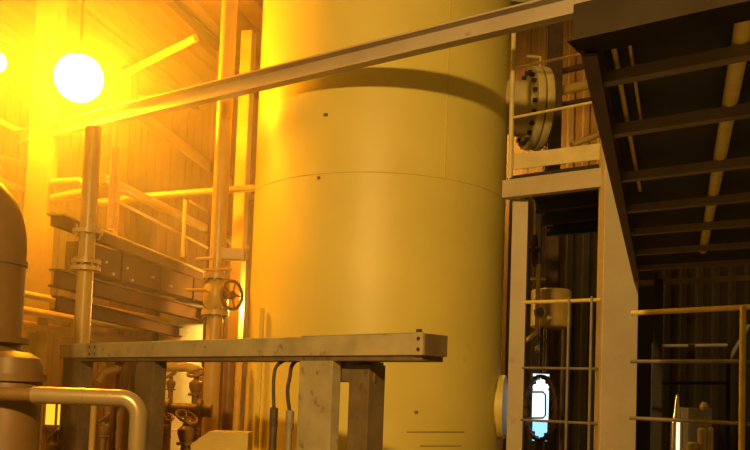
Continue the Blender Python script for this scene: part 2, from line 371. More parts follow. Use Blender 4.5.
for k in range(3):
    p = dk0 + V((.42, .62 * (k + 1), 0)) + (k) * V((.18, 0, 0)); q = dk1 + o * (.27 * (k + 1)) + V((-.05, 0, 0)); p.z = q.z = dz - .09
    MB().prism(ibeam(.07, .11, .008, .01), p, q).build('deck_joist', 'deck', ap, smooth=False)
gp = at(510, 176, e0.y + .05); gt = at(513.5, 25, e0.y + .05)
MB().cyl(V((gp.x, gp.y, gp.z - .06)), V((gp.x, gp.y, gt.z + .1)), .024, 10).build('guard_post', 'flange', ap)
for ya, yb in ((68.5, 50), (118, 101), (20, 0)):
    ra, rb = level((513, ya), (600, yb), e0.y + .05)
    MB().cyl(V((gp.x, gp.y, ra.z)), rb + (rb - ra).normalized() * .35, .014, 8).build('guard_rail', 'flange', ap)

# ------------------------------------------------------------------ overhead walkway, seen from below
WZ = 1.6 + 1.13
wl0 = atz(588, 44, WZ); wl1 = atz(636, 276, WZ); wd = (wl1 - wl0).normalized()
wk = thing('overhead_walkway', 'dark steel overhead walkway with cross joists seen from below', 'walkway', (wl1.x, wl1.y, 0))
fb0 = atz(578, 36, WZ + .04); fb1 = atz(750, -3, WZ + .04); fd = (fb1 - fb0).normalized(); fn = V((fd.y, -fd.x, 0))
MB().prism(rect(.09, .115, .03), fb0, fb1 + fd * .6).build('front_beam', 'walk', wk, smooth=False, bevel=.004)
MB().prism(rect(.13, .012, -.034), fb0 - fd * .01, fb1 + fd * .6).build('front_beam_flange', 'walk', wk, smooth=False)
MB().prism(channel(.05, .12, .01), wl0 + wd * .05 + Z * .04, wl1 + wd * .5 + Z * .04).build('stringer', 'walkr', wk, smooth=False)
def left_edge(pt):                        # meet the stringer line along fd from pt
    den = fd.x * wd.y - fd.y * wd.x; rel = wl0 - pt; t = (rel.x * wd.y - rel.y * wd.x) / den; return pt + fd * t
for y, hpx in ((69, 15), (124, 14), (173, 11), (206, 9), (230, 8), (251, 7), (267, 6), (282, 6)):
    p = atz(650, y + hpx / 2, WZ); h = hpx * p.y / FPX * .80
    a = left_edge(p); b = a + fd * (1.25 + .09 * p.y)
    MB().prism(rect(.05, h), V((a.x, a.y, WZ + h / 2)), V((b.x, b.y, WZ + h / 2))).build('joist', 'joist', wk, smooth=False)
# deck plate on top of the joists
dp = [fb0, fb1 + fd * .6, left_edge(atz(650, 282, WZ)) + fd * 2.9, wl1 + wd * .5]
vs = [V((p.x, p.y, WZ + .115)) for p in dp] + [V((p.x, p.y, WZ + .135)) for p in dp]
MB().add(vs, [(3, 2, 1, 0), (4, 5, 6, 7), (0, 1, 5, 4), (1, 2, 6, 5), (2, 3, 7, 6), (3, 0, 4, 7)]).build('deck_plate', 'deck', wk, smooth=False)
# hangers at the far end carry the walkway down to the yard
for s in (.2, 2.0):
    p = wl1 + wd * .3 + fd * s
    MB().prism(rect(.08, .08), V((p.x, p.y, 0)), V((p.x, p.y, WZ)), up=wd).build('leg', 'deck', wk, smooth=False)
# pipe and conduits slung under the deck
pz = WZ + .07
ya, yb = atz(748, 4, pz), atz(703, 250, pz)
py = MB().cyl(ya - (yb - ya).normalized() * .3, yb, .030, 14).build('service_pipe', 'yrail'); tag(py, 'yellow pipe slung lengthwise under the overhead walkway', 'pipe')
for k, (q0, q1, r, lab) in enumerate((((613, 44), (640, 190), .010, 'pale conduit under the walkway next to the rusty stringer'), ((629, 40), (641, 120), .006, 'thin pale conduit second from the walkway stringer'))):
    a, b = atz(*q0, pz + .01), atz(*q1, pz + .01)
    tag(MB().cyl(a, b, r, 8).build('conduit', 'racklt'), lab, 'conduit')

# ------------------------------------------------------------------ guard rail on the plinth, right
gr = thing('guard_rail', 'three bar guard rail with a yellow top bar on the plinth', 'railing', at(690, 470, 6.3) * 1)
gr.location.z = 1.0
ga, gb_ = level((632, 313), (750, 307), 6.7)
for i, ((x0, y0), (x1, y1), m, r) in enumerate((((632, 313), (750, 307.5), 'yrail', .020), ((632, 361.5), (750, 361), 'rail', .015), ((632, 418), (750, 421.5), 'rail', .015))):
    z = at(x0, y0, ga.y).z
    MB().cyl(V((ga.x, ga.y, z)), V((gb_.x, gb_.y, z)) + (gb_ - ga).normalized() * .5, r, 10).build('top_rail' if i == 0 else 'mid_rail', m, gr)
pp = at(742.5, 360, gb_.y + .02)
MB().cyl(V((pp.x, pp.y, 1.0)), V((pp.x, pp.y, ga.z)), .021, 10).build('post', 'yrail', gr)
# second rail between the two platform columns
g2 = thing('guard_rail', 'guard rail of pale bars between the two grey platform columns', 'railing', V((1.7, 8.2, 1.0)))
ra, rb = level((526, 302.5), (598, 299.5), 8.15)
for (y0) in (302.5, 368, 420):
    z = at(526, y0, ra.y).z
    MB().cyl(V((ra.x - .02, ra.y, z)), V((rb.x + .05, rb.y, z)), .017 if y0 < 310 else .013, 10).build('mid_rail' if y0 > 310 else 'top_rail', 'yrail' if y0 < 310 else 'rail', g2)
for x in (570, 592):
    t = (x - 526) / 72; p = ra.lerp(rb, t)
    MB().cyl(V((p.x, p.y, 1.0)), V((p.x, p.y, ra.z + .03)), .013, 8).build('post', 'rail', g2)

# ------------------------------------------------------------------ things behind the platform, right background
def standing(x, y, Y): p = at(x, y, Y); return V((p.x, p.y, 0)), p.z
# dark steel column and pipes against the lit wall
c, zt = standing(554, 100, 12.5)
tag(MB().prism(ibeam(.20, .20, .012, .016), c, c + Z * 9.0, up=V((0, 1, 0))).build('steel_column', 'walkr', smooth=False), 'dark rusty steel column behind the big flange', 'column')
for q0, q1, Y, r, m, lab in (((556, 92), (640, 72), 13.0, .075, 'pipe', 'pale horizontal pipe on the lit wall behind the big flange'), ((556, 73), (640, 52), 13.4, .05, 'walkr', 'dark upper pipe on the lit wall behind the big flange'), ((556, 105), (640, 92), 13.2, .04, 'walkr', 'dark slim pipe on the lit wall below the pale pipe'), ((570, 146), (640, 118), 12.6, .045, 'pipe', 'pale slanting pipe low on the lit wall behind the big flange')):
    a, b = at(*q0, Y), at(*q1, Y)
    tag(MB().cyl(a, b, r, 14).build('wall_pipe', m), lab, 'pipe')
# drum on legs
dc = at(551, 309, 11.5)
dr = thing('drum', 'ochre drum on legs behind the platform columns', 'drum', (dc.x, dc.y, 0))
rD = 20 * 11.5 / FPX
MB().lathe([(rD * .9, -.26), (rD, -.24), (rD, .24), (rD * .9, .26)], dc, Z, 32).build('body', 'drum', dr)
MB().ring(dc + Z * .1, Z, rD, .012, 32, 6).build('hoop', 'drum', dr)
for dx, dy in ((-.15, -.12), (.15, -.12), (0, .16)):
    MB().cyl(V((dc.x + dx, dc.y + dy, 0)), V((dc.x + dx, dc.y + dy, dc.z - .25)), .025, 8).build('leg', 'walkr', dr)
# slim riser with a gauge and a hand wheel valve
c, zt = standing(538.5, 264, 10.4)
rs = thing('valve_riser', 'slim yellow riser pipe with a gauge and a hand wheel', 'pipe', c)
zq = at(538.5, 332, 10.4).z; cq = V((c.x, c.y, zq)); MB().tube([V((c.x, c.y, zt)), cq + Z * .1] + arc(cq + Z * .1, V((0, 0, -1)), V((0.1, .995, 0)), .1, 6) + [cq + V((.18, 1.8, 0))], .028, 10).build('pipe', 'yrail', rs)
q = at(538, 279, 10.4); MB().cyl(q - V((.09, 0, 0)), q + V((.09, 0, 0)), .016, 8).build('cross_arm', 'yrail', rs)
q = at(540, 312, 10.3)
g = MB().lathe([(.062, 0), (.07, .01), (.07, .04), (.03, .05)], q, V((0, 1, 0)), 20).build('gauge', 'flange', rs)
MB().lathe([(.055, -.004), (.055, 0.002)], q, V((0, 1, 0)), 20).build('gauge_face', 'rail', g)
q = at(547, 318, 10.25); MB().lathe([(.03, 0), (.035, .03), (.02, .06)], q, V((1, 0, 0)), 12).build('gauge_cock', 'boltlt', rs)
q = at(535, 250, 10.4); hw = MB().ring(q, V((.95, -.3, 0)), .19, .02, 28, 8).build('hand_wheel', 'walkr', rs)
for k in range(4):
    a = k * math.pi / 2; u = V((.3, .95, 0)) * math.cos(a) + Z * math.sin(a); MB().cyl(q, q + u * .19, .010, 6).build('spoke', 'walkr', hw)
MB().cyl(q - V((.1, 0, 0)), q + V((.06, 0, 0)), .03, 8).build('wheel_hub', 'walkr', hw)
# red flanged joint and squat valve under the gauge
c, zt = standing(547, 345, 12.2)
vv = thing('gate_valve', 'dark brown gate valve with a pale knob under the gauge', 'valve', c)
MB().lathe([(.07, 0), (.07, zt - .35), (.12, zt - .35), (.12, zt - .31), (.07, zt - .30), (.10, zt - .1), (.10, zt + .1), (.06, zt + .28), (.03, zt + .38)], c, Z, 20).build('body', 'walkr', vv)
q = at(539, 349, 12.0); MB().lathe([(.02, -.05), (.055, -.03), (.06, .02), (.03, .05)], q, V((0, 1, 0)), 16).build('knob', 'rail', vv)
# bolted flange ring in front of a glowing panel added for a far lit area
fc = at(540, 408, 10.9); fx = V((.965, .26, 0)).normalized()
bf = thing('bolted_flange', 'dark bolted pipe flange seen almost edge on before the cool glowing panel', 'flange', (fc.x, fc.y, 0))
MB().hoop([(.385, -.02), (.43, -.02), (.43, .02), (.385, .02)], fc, fx, 40).build('flange_ring', 'walkr', bf)
bolts(fc, fx, .405, 20, .026, .09, 'bolt', bf)
hp = [at(530, 392, 10.6), at(543, 392, 10.6), at(545.5, 395, 10.6), at(545.5, 415, 10.6), at(543, 418, 10.6), at(530, 418, 10.6)]
MB().tube(hp, .012, 8).build('loop_handle', 'gland', bf)
MB().cyl(V((fc.x, fc.y, 0)), V((fc.x, fc.y, fc.z - .42)), .05, 10).build('pedestal', 'walkr', bf)
lc = at(541, 390, 11.2); lt = at(542, 374, 11.2).z; lm = at(541, 421, 11.2).z; lb = at(540, 441, 11.2).z
sl = thing('lit_gap_panel', 'cool white glowing panel standing in for the lit area behind the bolted flange', 'lamp', (lc.x, lc.y + .05, 0))
MB().box((lc.x, lc.y + .05, (lt + lb) / 2), .24, .05, lt - lb + .04).build('housing', 'black', sl, smooth=False)
MB().box((lc.x, lc.y + .015, (lt + lm) / 2), .21, .02, lt - lm).build('glow_pane', 'coolglow', sl, smooth=False)
MB().box((lc.x, lc.y + .015, (lm + lb) / 2), .19, .02, lm - lb - .004).build('glow_pane', 'coolglowblue', sl, smooth=False)
MB().box((lc.x, lc.y + .05, (lb - .02) / 2), .06, .05, lb - .02).build('stem', 'black', sl, smooth=False)

# far dark guard frame and clutter beyond the right guard rail
fr = thing('guard_railing', 'dark far guard frame of thin bars beyond the yellow rail', 'railing', V((at(690, 440, 10.5).x, 10.5, 0)))
for x in (653, 728):
    p = at(x, 400, 10.5); MB().cyl(V((p.x, p.y, 0)), V((p.x, p.y, at(x, 343, 10.5).z)), .028, 8).build('post', 'rail' if x < 700 else 'walk', fr)
for y, x0, x1 in ((346, 653, 729), (383, 655, 727)):
    a = at(x0, y, 10.5); b = at(x1, y + (-1 if y < 370 else 0), 10.5); MB().cyl(a, b, .02, 8).build('bar', 'cab' if y < 370 else 'walk', fr)
a = at(691, 346, 10.5); MB().box((a.x, a.y, a.z - .09), .08, .05, .22).build('bracket', 'walk', fr, smooth=False)
MB().cyl(at(728, 362, 10.5), at(749, 325, 10.5), .025, 8).build('brace', 'rail', fr)
c, zt = standing(641, 380, 11.5)
tag(MB().prism(ibeam(.25, .22, .014, .02), c, c + Z * 3.4, up=V((0, 1, 0))).build('steel_column', 'deck', smooth=False), 'dark grey steel column just right of the pale platform column', 'column')
# cabinet, pipes and a lit column of the far bay
c, zt = standing(695, 408, 13.0)
cb_ = thing('control_cabinet', 'grey control cabinet in the far bay below the walkway', 'cabinet', c)
MB().box((c.x, c.y, zt / 2), .36, .4, zt).build('body', 'cab', cb_, smooth=False, bevel=.01)
MB().box((c.x - .02, c.y - .205, zt * .5), .28, .02, zt * .8).build('door', 'cab', cb_, smooth=False)
q = at(704, 410, 12.7); MB().lathe([(.05, 0), (.07, .05), (.03, .12)], q, Z, 12).build('beacon', 'racklt', cb_)
c, zt = standing(677, 395, 12.6)
tag(MB().lathe([(.09, 0), (.09, zt - .45), (.05, zt - .25), (.02, zt)], c, Z, 20).build('tapered_standpipe', 'chrome'), 'polished tapered standpipe left of the grey cabinet', 'pipe')
q = at(678, 436, 12.3); qz = at(678, 420, 12.3).z
tl = thing('tube_lamp', 'upright warm white tube lamp before the tapered standpipe', 'lamp', (q.x, q.y, 0))
MB().cyl(V((q.x, q.y, qz - .55)), V((q.x, q.y, qz)), .026, 12).build('tube', 'tubeo', tl)
MB().cyl(V((q.x, q.y, 0)), V((q.x, q.y, qz - .55)), .03, 10).build('stem', 'black', tl)
for x, y, r, lab in ((702, 428, .055, 'stout pale post pipe right of the grey cabinet'), (711, 427, .03, 'slim pale post pipe right of the stout one'), (692, 442, .07, 'short pale pipe stub before the grey cabinet')):
    c, zt = standing(x, y, 11.6)
    tag(MB().lathe([(r, 0), (r, zt - .02), (r * .7, zt)], c, Z, 14).build('post_pipe', 'racklt'), lab, 'pipe')

# ------------------------------------------------------------------ left bay: pipe rack
rk = thing('pipe_rack', 'brown steel pipe rack with stacked beams and a deck left of the tank', 'rack', V((-3.2, 11, 0)))
def rbeam(a, b, Y, w, h, m, name, e0=0.0, e1=0.0, prof=None):
    p, q = level(a, b, Y); p, q = ext(p, q, e0, e1)
    MB().prism(prof or rect(w, h), p, q).build(name, m, rk, smooth=False); return p, q
rbeam((100, 238), (206, 279), 10.0, .10, .11, 'rack', 'deck_beam', 1.0, .8)
rbeam((100, 232), (206, 274.5), 10.0, .20, .02, 'racklt', 'deck_edge', 1.0, .8)
rbeam((95, 288), (205, 316), 10.3, .12, .15, 'rack', 'rack_beam', .9, .8, ibeam(.14, .20, .014, .02))
rbeam((90, 311), (205, 338), 10.5, .12, .12, 'rack', 'rack_beam', .9, .8, ibeam(.12, .17, .014, .02))
# deck plate between the near edge and the far side
p, q = level((100, 234), (206, 275.5), 10.0); p, q = ext(p, q, 1.0, .8)
sh = V((-1.0, .25, 0)); vs = [p, q, q + sh, p + V((.12, .9, 0))]; vs = [x + Z * -.02 for x in vs] + vs
MB().add(vs, [(3, 2, 1, 0), (4, 5, 6, 7), (0, 1, 5, 4), (1, 2, 6, 5), (2, 3, 7, 6), (3, 0, 4, 7)]).build('deck_plate', 'rack', rk, smooth=False)
# rack columns (foreground one is lit, the slim one stands by the tank)
def rcol(x, y, Y, w, d, m, zt, name='column', ib=True):
    p = at(x, y, Y); c = V((p.x, p.y, 0))
    MB().prism(ibeam(w, d, .014, .018) if ib else rect(w, d), c, c + Z * zt, up=V((.24, 1, 0))).build(name, m, rk, smooth=False); return c
colL = rcol(38, 240, 11.3, .31, .22, 'column', 7.0, ib=False)
rcol(245, 120, 12.6, .17, .18, 'racklt', 7.0, ib=False)
rcol(213, 300, 13.4, .2, .2, 'rack', 7.0)
rcol(118, 300, 14.2, .2, .2, 'rack', 7.0)
rcol(152, 330, 13.8, .16, .16, 'rack', 3.2)
# handrail on the rack deck
hr = thing('deck_handrail', 'thin orange lit handrail on the pipe rack deck', 'railing', at(183, 256, 11.9))
p, q = level((115, 200), (212, 250), 10.1)
MB().cyl(p, q, .020, 8).build('mid_rail', 'racklt', hr)
p2, q2 = level((100, 150), (216, 216), 10.1); MB().cyl(p2.lerp(q2, .72), q2, .02, 8).build('top_rail', 'racklt', hr)
for x, yt, yb in ((182.5, 200, 257), (115, 178, 240)):
    t = (x - 115) / 97; Yp = at(x, 225, 10.6 + t * 1.9).y
    a, b = at(x, yb, Yp), at(x + 1, yt, Yp)
    MB().cyl(V((a.x, a.y, a.z)), V((a.x, a.y, b.z)), .03, 8).build('post', 'racklt', hr)

# pipes and braces of the left bay
p, q = level((100, 263), (206, 293), 10.7); p, q = ext(p, q, .55, .5)
rd = thing('dark_mass_duct', 'brown rectangular duct added as dark mass under the rack deck', 'duct', p.lerp(q, .5) - Z * .2)  # duct added to give the dark shaded underside of the deck
MB().prism(rect(.26, .36), p, q).build('casing', 'rack', rd, smooth=False, bevel=.006)
for t in (.2, .45, .7): a = p.lerp(q, t); MB().prism(rect(.31, .41), a, a + (q - p).normalized() * .04).build('joint_flange', 'rack', rd, smooth=False)
nn = (q - p).cross(Z).normalized()            # duct face on the camera side
if (CAM - p).dot(nn) < 0: nn = -nn
for x, y in ((105, 262), (126, 268), (112, 274), (131, 280), (152, 277), (170, 286)):
    rr = ray(x, y); k = (p + nn * .145 - CAM).dot(nn) / rr.dot(nn); c = CAM + rr * k
    MB().box(c, .05, .05, .03, math.atan2(nn.y, nn.x)).build('clip', 'boltlt', rd, smooth=False)
def pipe(name, pts, r, m, lab, seg=16, cat='pipe'):
    return tag(MB().tube(pts, r, seg).build(name, m), lab, cat)
p, q = level((150, 122), (222, 176), 11.3); p, q = ext(p, q, .7, 1.8); pipe('overhead_pipe', [p, q], .075, 'pipe', 'overhead pipe receding behind the tall vertical pipe high in the bay')
p, q = level((112, 183), (213, 232), 10.6); p, q = ext(p, q, .25, 1.5); pipe('overhead_pipe', [p, q], .065, 'pipe', 'receding pipe just above the deck handrail')
p, q = level((110, 203), (252, 188), 12.2); p.z = q.z; pipe('cross_pipe', [at(96, 203, 12.0), at(150, 196, 12.0), at(255, 188, 12.0)], .05, 'pipe', 'level pipe crossing behind the tall vertical pipe to the tank')
pipe('cross_pipe', [at(104, 84, 12.4), at(196, 38, 11.4)], .055, 'pipe', 'bright slanting pipe rising from the sodium lamp to the roof')
pipe('cross_pipe', [at(-3, 120, 11.6), at(36, 138, 11.9)], .04, 'pipe', 'short slanting pipe left of the lit rack column')
p, q = level((0, 181), (26, 191), 11.9); pipe('cross_pipe', ext(p, q, .4, .2), .05, 'pipe', 'pipe stub above the brown duct elbow')
p, q = level((0, 158), (26, 165), 11.9); pipe('cross_pipe', ext(p, q, .4, .2), .045, 'pipebr', 'dark pipe stub high above the brown duct elbow')
pipe('cross_pipe', [at(52, 183, 11.2), at(80, 181, 11.2), at(86, 186, 11.2), at(84, 192, 11.2), at(52, 199, 11.2)], .06, 'pipebr', 'brown hairpin pipe between lit column and flanged riser')
for k, (a, b, Y, r, m, lab) in enumerate((((45, 298), (205, 328), 10.9, .045, 'pipe', 'upper lit pipe of the three under the rack beams'), ((45, 314), (205, 341), 11.2, .055, 'pipe', 'middle lit pipe of the three under the rack beams'), ((45, 329), (205, 351), 11.4, .07, 'pipe', 'thick lowest pipe of the three under the rack beams'))):
    p, q = level(a, b, Y); d = (q - p).normalized(); L = min((q - p).length, 4.2)
    pipe('rack_pipe', [p - d * .8, p + d * L], r, m, lab)
# tall vertical pipe with its valve
c, _ = standing(218.5, 240, 10.3)
tp = thing('riser_pipe', 'tall vertical pipe with a hand wheel valve left of the tank', 'pipe', c)
MB().cyl(c, c + Z * 6.9, .098, 24).build('pipe', 'pipe', tp)
for y in (277, 313):
    z = at(216, y, 10.3).z
    f = MB().lathe([(.10, -.03), (.165, -.03), (.165, .03), (.10, .03)], V((c.x, c.y, z)), Z, 24).build('flange', 'pipe', tp)
    bolts(V((c.x, c.y, z)), Z, .14, 8, .016, .11, 'boltlt', f)
z = at(216, 296, 10.3).z
vb = MB().lathe([(.10, -.2), (.15, -.1), (.15, .1), (.10, .2)], V((c.x, c.y, z)), Z, 24).build('valve_body', 'pipe', tp)
hx = V((.80, -.6, 0)).normalized()
MB().cyl(V((c.x, c.y, z)), V((c.x, c.y, z)) + hx * .30, .05, 14).build('valve_stem', 'pipebr', vb)
hc = V((c.x, c.y, z)) + hx * .28
hw = MB().ring(hc, hx, .17, .02, 28, 8).build('hand_wheel', 'pipebr', tp)
for k in range(5):
    a = k * 2 * math.pi / 5; u = V((.6, .8, 0)) * math.cos(a) + Z * math.sin(a); MB().cyl(hc, hc + u * .17, .012, 6).build('spoke', 'pipebr', hw)
a = at(186, 290, 10.1); MB().tube([a, at(205, 290, 10.15), at(214, 293, 10.2), at(222, 304, 10.2)], .02, 8).build('lever', 'racklt', vb)
for yy, x0, x1 in ((259, 196, 213), (270, 203, 232)):
    MB().cyl(at(x0, yy, 10.2), at(x1, yy - 1, 10.2), .018, 8).build('sample_line', 'racklt', tp)
# collar clamp where the wide band sits
zb = at(222, 254, 10.3).z
MB().box((c.x + .13, c.y, zb), .40, .16, .13).build('clamp_bracket', 'pipe', tp, smooth=False)
# flanged riser near the lit column
c, _ = standing(85, 280, 9.3)
fr2 = thing('flanged_riser', 'vertical pipe with two bolted flanges beside the lit rack column', 'pipe', c)
zt = at(96, 150, 9.3).z
MB().cyl(c, c + Z * (zt + .25), .088, 22).build('pipe', 'pipe', fr2)
for y, R in ((232, .165), (262, .16), (269, .16)):
    z = at(87, y, 9.3).z
    f = MB().lathe([(.09, -.022), (R, -.022), (R, .022), (.09, .022)], V((c.x, c.y, z)), Z, 28).build('flange', 'pipe', fr2)
    if y != 269: bolts(V((c.x, c.y, z - (.03 if y == 262 else 0))), Z, R * .8, 8, .016, .14, 'boltlt', f)
# second slim pipe behind it
c, _ = standing(113, 190, 10.0)
zb = at(113, 229, 10.0).z
tag(MB().cyl(V((c.x, c.y, zb)), V((c.x, c.y, at(115, 148, 10.0).z)), .045, 14).build('slim_riser', 'pipe'), 'slim vertical pipe just right of the flanged riser', 'pipe')

# brown insulated duct at the far left
dcn = at(-14, 300, 6.6); R = .275
top = at(-14, 235, 6.6).z
pts = [V((dcn.x, dcn.y, .0)), V((dcn.x, dcn.y, top - .1))] + arc(V((dcn.x, dcn.y, top - .1)), Z, V((-.9, .43, 0)).normalized(), .40, 10)
pts.append(pts[-1] + V((-.9, .43, 0)).normalized() * 2.0)
du = thing('insulated_duct', 'fat brown insulated duct with an elbow at the yard edge', 'duct', V((dcn.x, dcn.y, 0)))
MB().tube(pts, R, 28).build('jacket', 'duct', du)
for y in (262, 340, 352):
    MB().lathe([(R, -.02), (R + .012 + (.05 if y > 300 else 0), -.02), (R + .012 + (.05 if y > 300 else 0), .02), (R, .02)], V((dcn.x, dcn.y, at(-14, y, 6.6).z)), Z, 28).build('jacket_band', 'duct', du)
# light jacketed pipe bending down in the foreground
h0 = at(36, 395, 5.6); h1 = at(118, 394.5, 5.6); hd = (h1 - h0).normalized(); hd.z = 0; hd.normalize()
Rb = .115; v1 = at(137.5, 430, 5.6)
L = (V((v1.x, v1.y, 0)) - V((h0.x, h0.y, 0))).dot(hd) - Rb
path = [h0 - hd * .02, h0 + hd * L] + arc(h0 + hd * L, hd, V((0, 0, -1)), Rb, 10); path.append(V((path[-1].x, path[-1].y, 0)))
jp = thing('jacketed_pipe', 'pale metal jacketed pipe bending down in front of the stand', 'pipe', V((path[-1].x, path[-1].y, 0)))
MB().tube(path, .056, 24).build('jacket', 'clad', jp)
MB().tube([h0 + hd * L * .55 - hd * .01, h0 + hd * L * .55 + hd * .01], .059, 24).build('jacket_band', 'clad', jp)
MB().cyl(h0 - hd * .35, h0, .045, 20).build('inner_pipe', 'pipebr', jp)
# squat brown vessel it springs from, lower left corner
vc = at(8, 420, 5.9)
sv = thing('squat_vessel', 'squat brown insulated vessel in the lower left corner', 'vessel', V((vc.x, vc.y, 0)))
zt = at(8, 352, 5.9).z
MB().lathe([(.21, 0), (.21, zt - .12), (.19, zt - .04), (.12, zt), (.01, zt + .01)], V((vc.x, vc.y, 0)), Z, 32).build('shell', 'duct', sv)
MB().lathe([(.21, zt - .2), (.235, zt - .2), (.235, zt - .15), (.21, zt - .15)], V((vc.x, vc.y, 0)), Z, 32).build('band', 'duct', sv)

# ------------------------------------------------------------------ lower left clutter between stand and wall
# lit far window
wc = at(48, 415, 15.9)
wn = thing('window_1', 'small far window glowing yellow under the rack', 'window', V((wc.x, 16.35, wc.z - .25))); wn['kind'] = 'structure'; del wn['category']
MB().box((wc.x, 16.36, wc.z), .42, .04, .40).build('pane', 'window', wn, smooth=False)
for dx in (-.23, .0, .23): MB().box((wc.x + dx, 16.32, wc.z), .035, .06, .46).build('frame_bar', 'pipebr', wn, smooth=False)
for dz_ in (-.22, .22): MB().box((wc.x, 16.31, wc.z + dz_), .50, .06, .035).build('frame_bar', 'pipebr', wn, smooth=False)
# low manifold in front of the lit wall
mf = thing('manifold_pipe', 'brown horizontal manifold pipe under the stand beam', 'pipe', V((at(185, 408, 9.6).x, 9.6, 0)))
a, b = at(160, 409, 9.6), at(212, 407, 9.6); b.z = a.z
MB().cyl(a, b, .075, 18).build('pipe', 'pipebr', mf)
for x in (168, 200):
    p = at(x, 408, 9.6); MB().cyl(V((p.x, p.y, 0)), V((p.x, p.y, a.z)), .03, 10).build('leg', 'pipebr', mf)
    MB().lathe([(.08, -.02), (.125, -.02), (.125, .02), (.08, .02)], V((p.x, p.y, a.z)), V((1, 0, 0)), 20).build('flange', 'pipebr', mf)
def valve(x, y, Y, s, lab, ang):
    p = at(x, y, Y); t = thing('globe_valve', lab, 'valve', V((p.x, p.y, 0)))
    MB().lathe([(s * .35, 0), (s * .35, p.z - s), (s * .7, p.z - s), (s * .7, p.z - s * .8), (s * .45, p.z - s * .75), (s * .65, p.z - s * .2), (s * .65, p.z + s * .2), (s * .3, p.z + s * .5), (s * .18, p.z + s * 1.2)], V((p.x, p.y, 0)), Z, 16).build('body', 'pipebr', t)
    ax = V((math.sin(ang), -math.cos(ang) * .4, .9)).normalized()
    h = MB().ring(V((p.x, p.y, p.z + s * 1.15)), ax, s * .85, s * .12, 20, 6).build('hand_wheel', 'pipebr', t)
    u = ax.cross(V((0, 1, 0))).normalized(); v = ax.cross(u)
    for k in range(3):
        a = k * math.pi / 3; d = u * math.cos(a) + v * math.sin(a); MB().cyl(V((p.x, p.y, p.z + s * 1.15)) - d * s * .85, V((p.x, p.y, p.z + s * 1.15)) + d * s * .85, s * .07, 6).build('spoke', 'pipebr', h)
for i, (x, y, Y, s, lab) in enumerate(((186, 432, 9.2, .14, 'brown globe valve low before the bright wall beside the ochre box'), (165, 428, 9.0, .10, 'small brown globe valve beside the manifold leg'), (196, 385, 10.4, .13, 'brown globe valve above the manifold close to the riser'), (171, 383, 10.6, .09, 'small brown globe valve above the manifold beside the stand post'), (103, 428, 8.8, .09, 'small brown globe valve behind the jacketed pipe bend'), (54, 447, 9.0, .12, 'brown globe valve below the lit far window'))):
    valve(x, y, Y, s, lab, .5 - i * .35)
pipe('branch_pipe', [at(165, 367, 10.8), at(185, 367, 10.8), at(199, 370, 10.8), at(203, 378, 10.8), at(203, 400, 10.8)], .06, 'pipe', 'bent ochre branch pipe just under the stand beam')
pipe('branch_pipe', [at(100, 382, 8.4), at(106, 372, 8.4), at(118, 369, 8.4), at(121, 360, 8.4), at(121, 345, 8.4)], .045, 'pipebr', 'bent brown branch pipe above the jacketed pipe')
for x, m, r, Y, lab in ((93, 'pipe', .03, 8.6, 'slim pale drop pipe behind the jacketed bend'), (107, 'pipebr', .035, 8.9, 'slim brown drop pipe behind the jacketed bend'), (118, 'pipebr', .05, 9.3, 'thicker brown drop pipe behind the jacketed bend'), (227, 'pipebr', .07, 9.9, 'brown drop pipe between the riser and the tank'), (236, 'pipe', .05, 11.6, 'pale drop pipe close to the lit edge of the tank')):
    c, _ = standing(x, 420, Y); zt = at(x, 402, Y).z if x < 120 else at(x, 345, Y).z
    tag(MB().cyl(c, V((c.x, c.y, zt)), r, 12).build('drop_pipe', m), lab, 'pipe')
# pale vessel added to give the bright patch of lit wall behind the rack
pc, zt = standing(188, 303, 14.4)
pv = thing('bright_patch_vessel', 'pale cream vessel added for the bright lit patch behind the pipe rack', 'vessel', pc)
MB().lathe([(.52, 0), (.52, zt - .12), (.44, zt - .03), (.2, zt + .04), (.01, zt + .05)], pc, Z, 40).build('shell', 'pale', pv)
for z in (.9, 1.9): MB().ring(pc + Z * z, Z, .52, .015, 40, 6).build('band', 'pale', pv)
# ochre box with a sloped corner
bx = at(222, 445, 8.2)
ob = thing('junction_box', 'ochre steel box with a sloped corner at the foot of the tank', 'box', V((bx.x, bx.y, 0)))
zt = at(222, 431, 8.2).z; hw_ = .27
mb = MB(); prof = [(-hw_, 0), (hw_, 0), (hw_, zt), (-hw_ + .17, zt), (-hw_, zt - .13)]
vs = [V((bx.x + a, bx.y - .15, b)) for a, b in prof] + [V((bx.x + a, bx.y + .15, b)) for a, b in prof]
mb.add(vs, [(0, 1, 2, 3, 4), (9, 8, 7, 6, 5)] + [((i + 1) % 5, i, 5 + i, 5 + (i + 1) % 5) for i in range(5)]).build('body', 'box', ob, smooth=False, bevel=.006)
MB().box((bx.x + .05, bx.y - .157, zt * .5), .36, .014, zt * .75).build('door', 'box', ob, smooth=False)
# slim conduits down the lit edge of the tank
for x, y0, lab in ((253, 308, 'bright conduit at the lit edge of the tank'),):
    p = on_tank(258, 400, .05); zt = at(256, y0, p.y).z
    tag(MB().cyl(V((p.x, p.y, 0)), V((p.x, p.y, zt)), .03, 10).build('edge_conduit', 'tank'), lab, 'conduit')

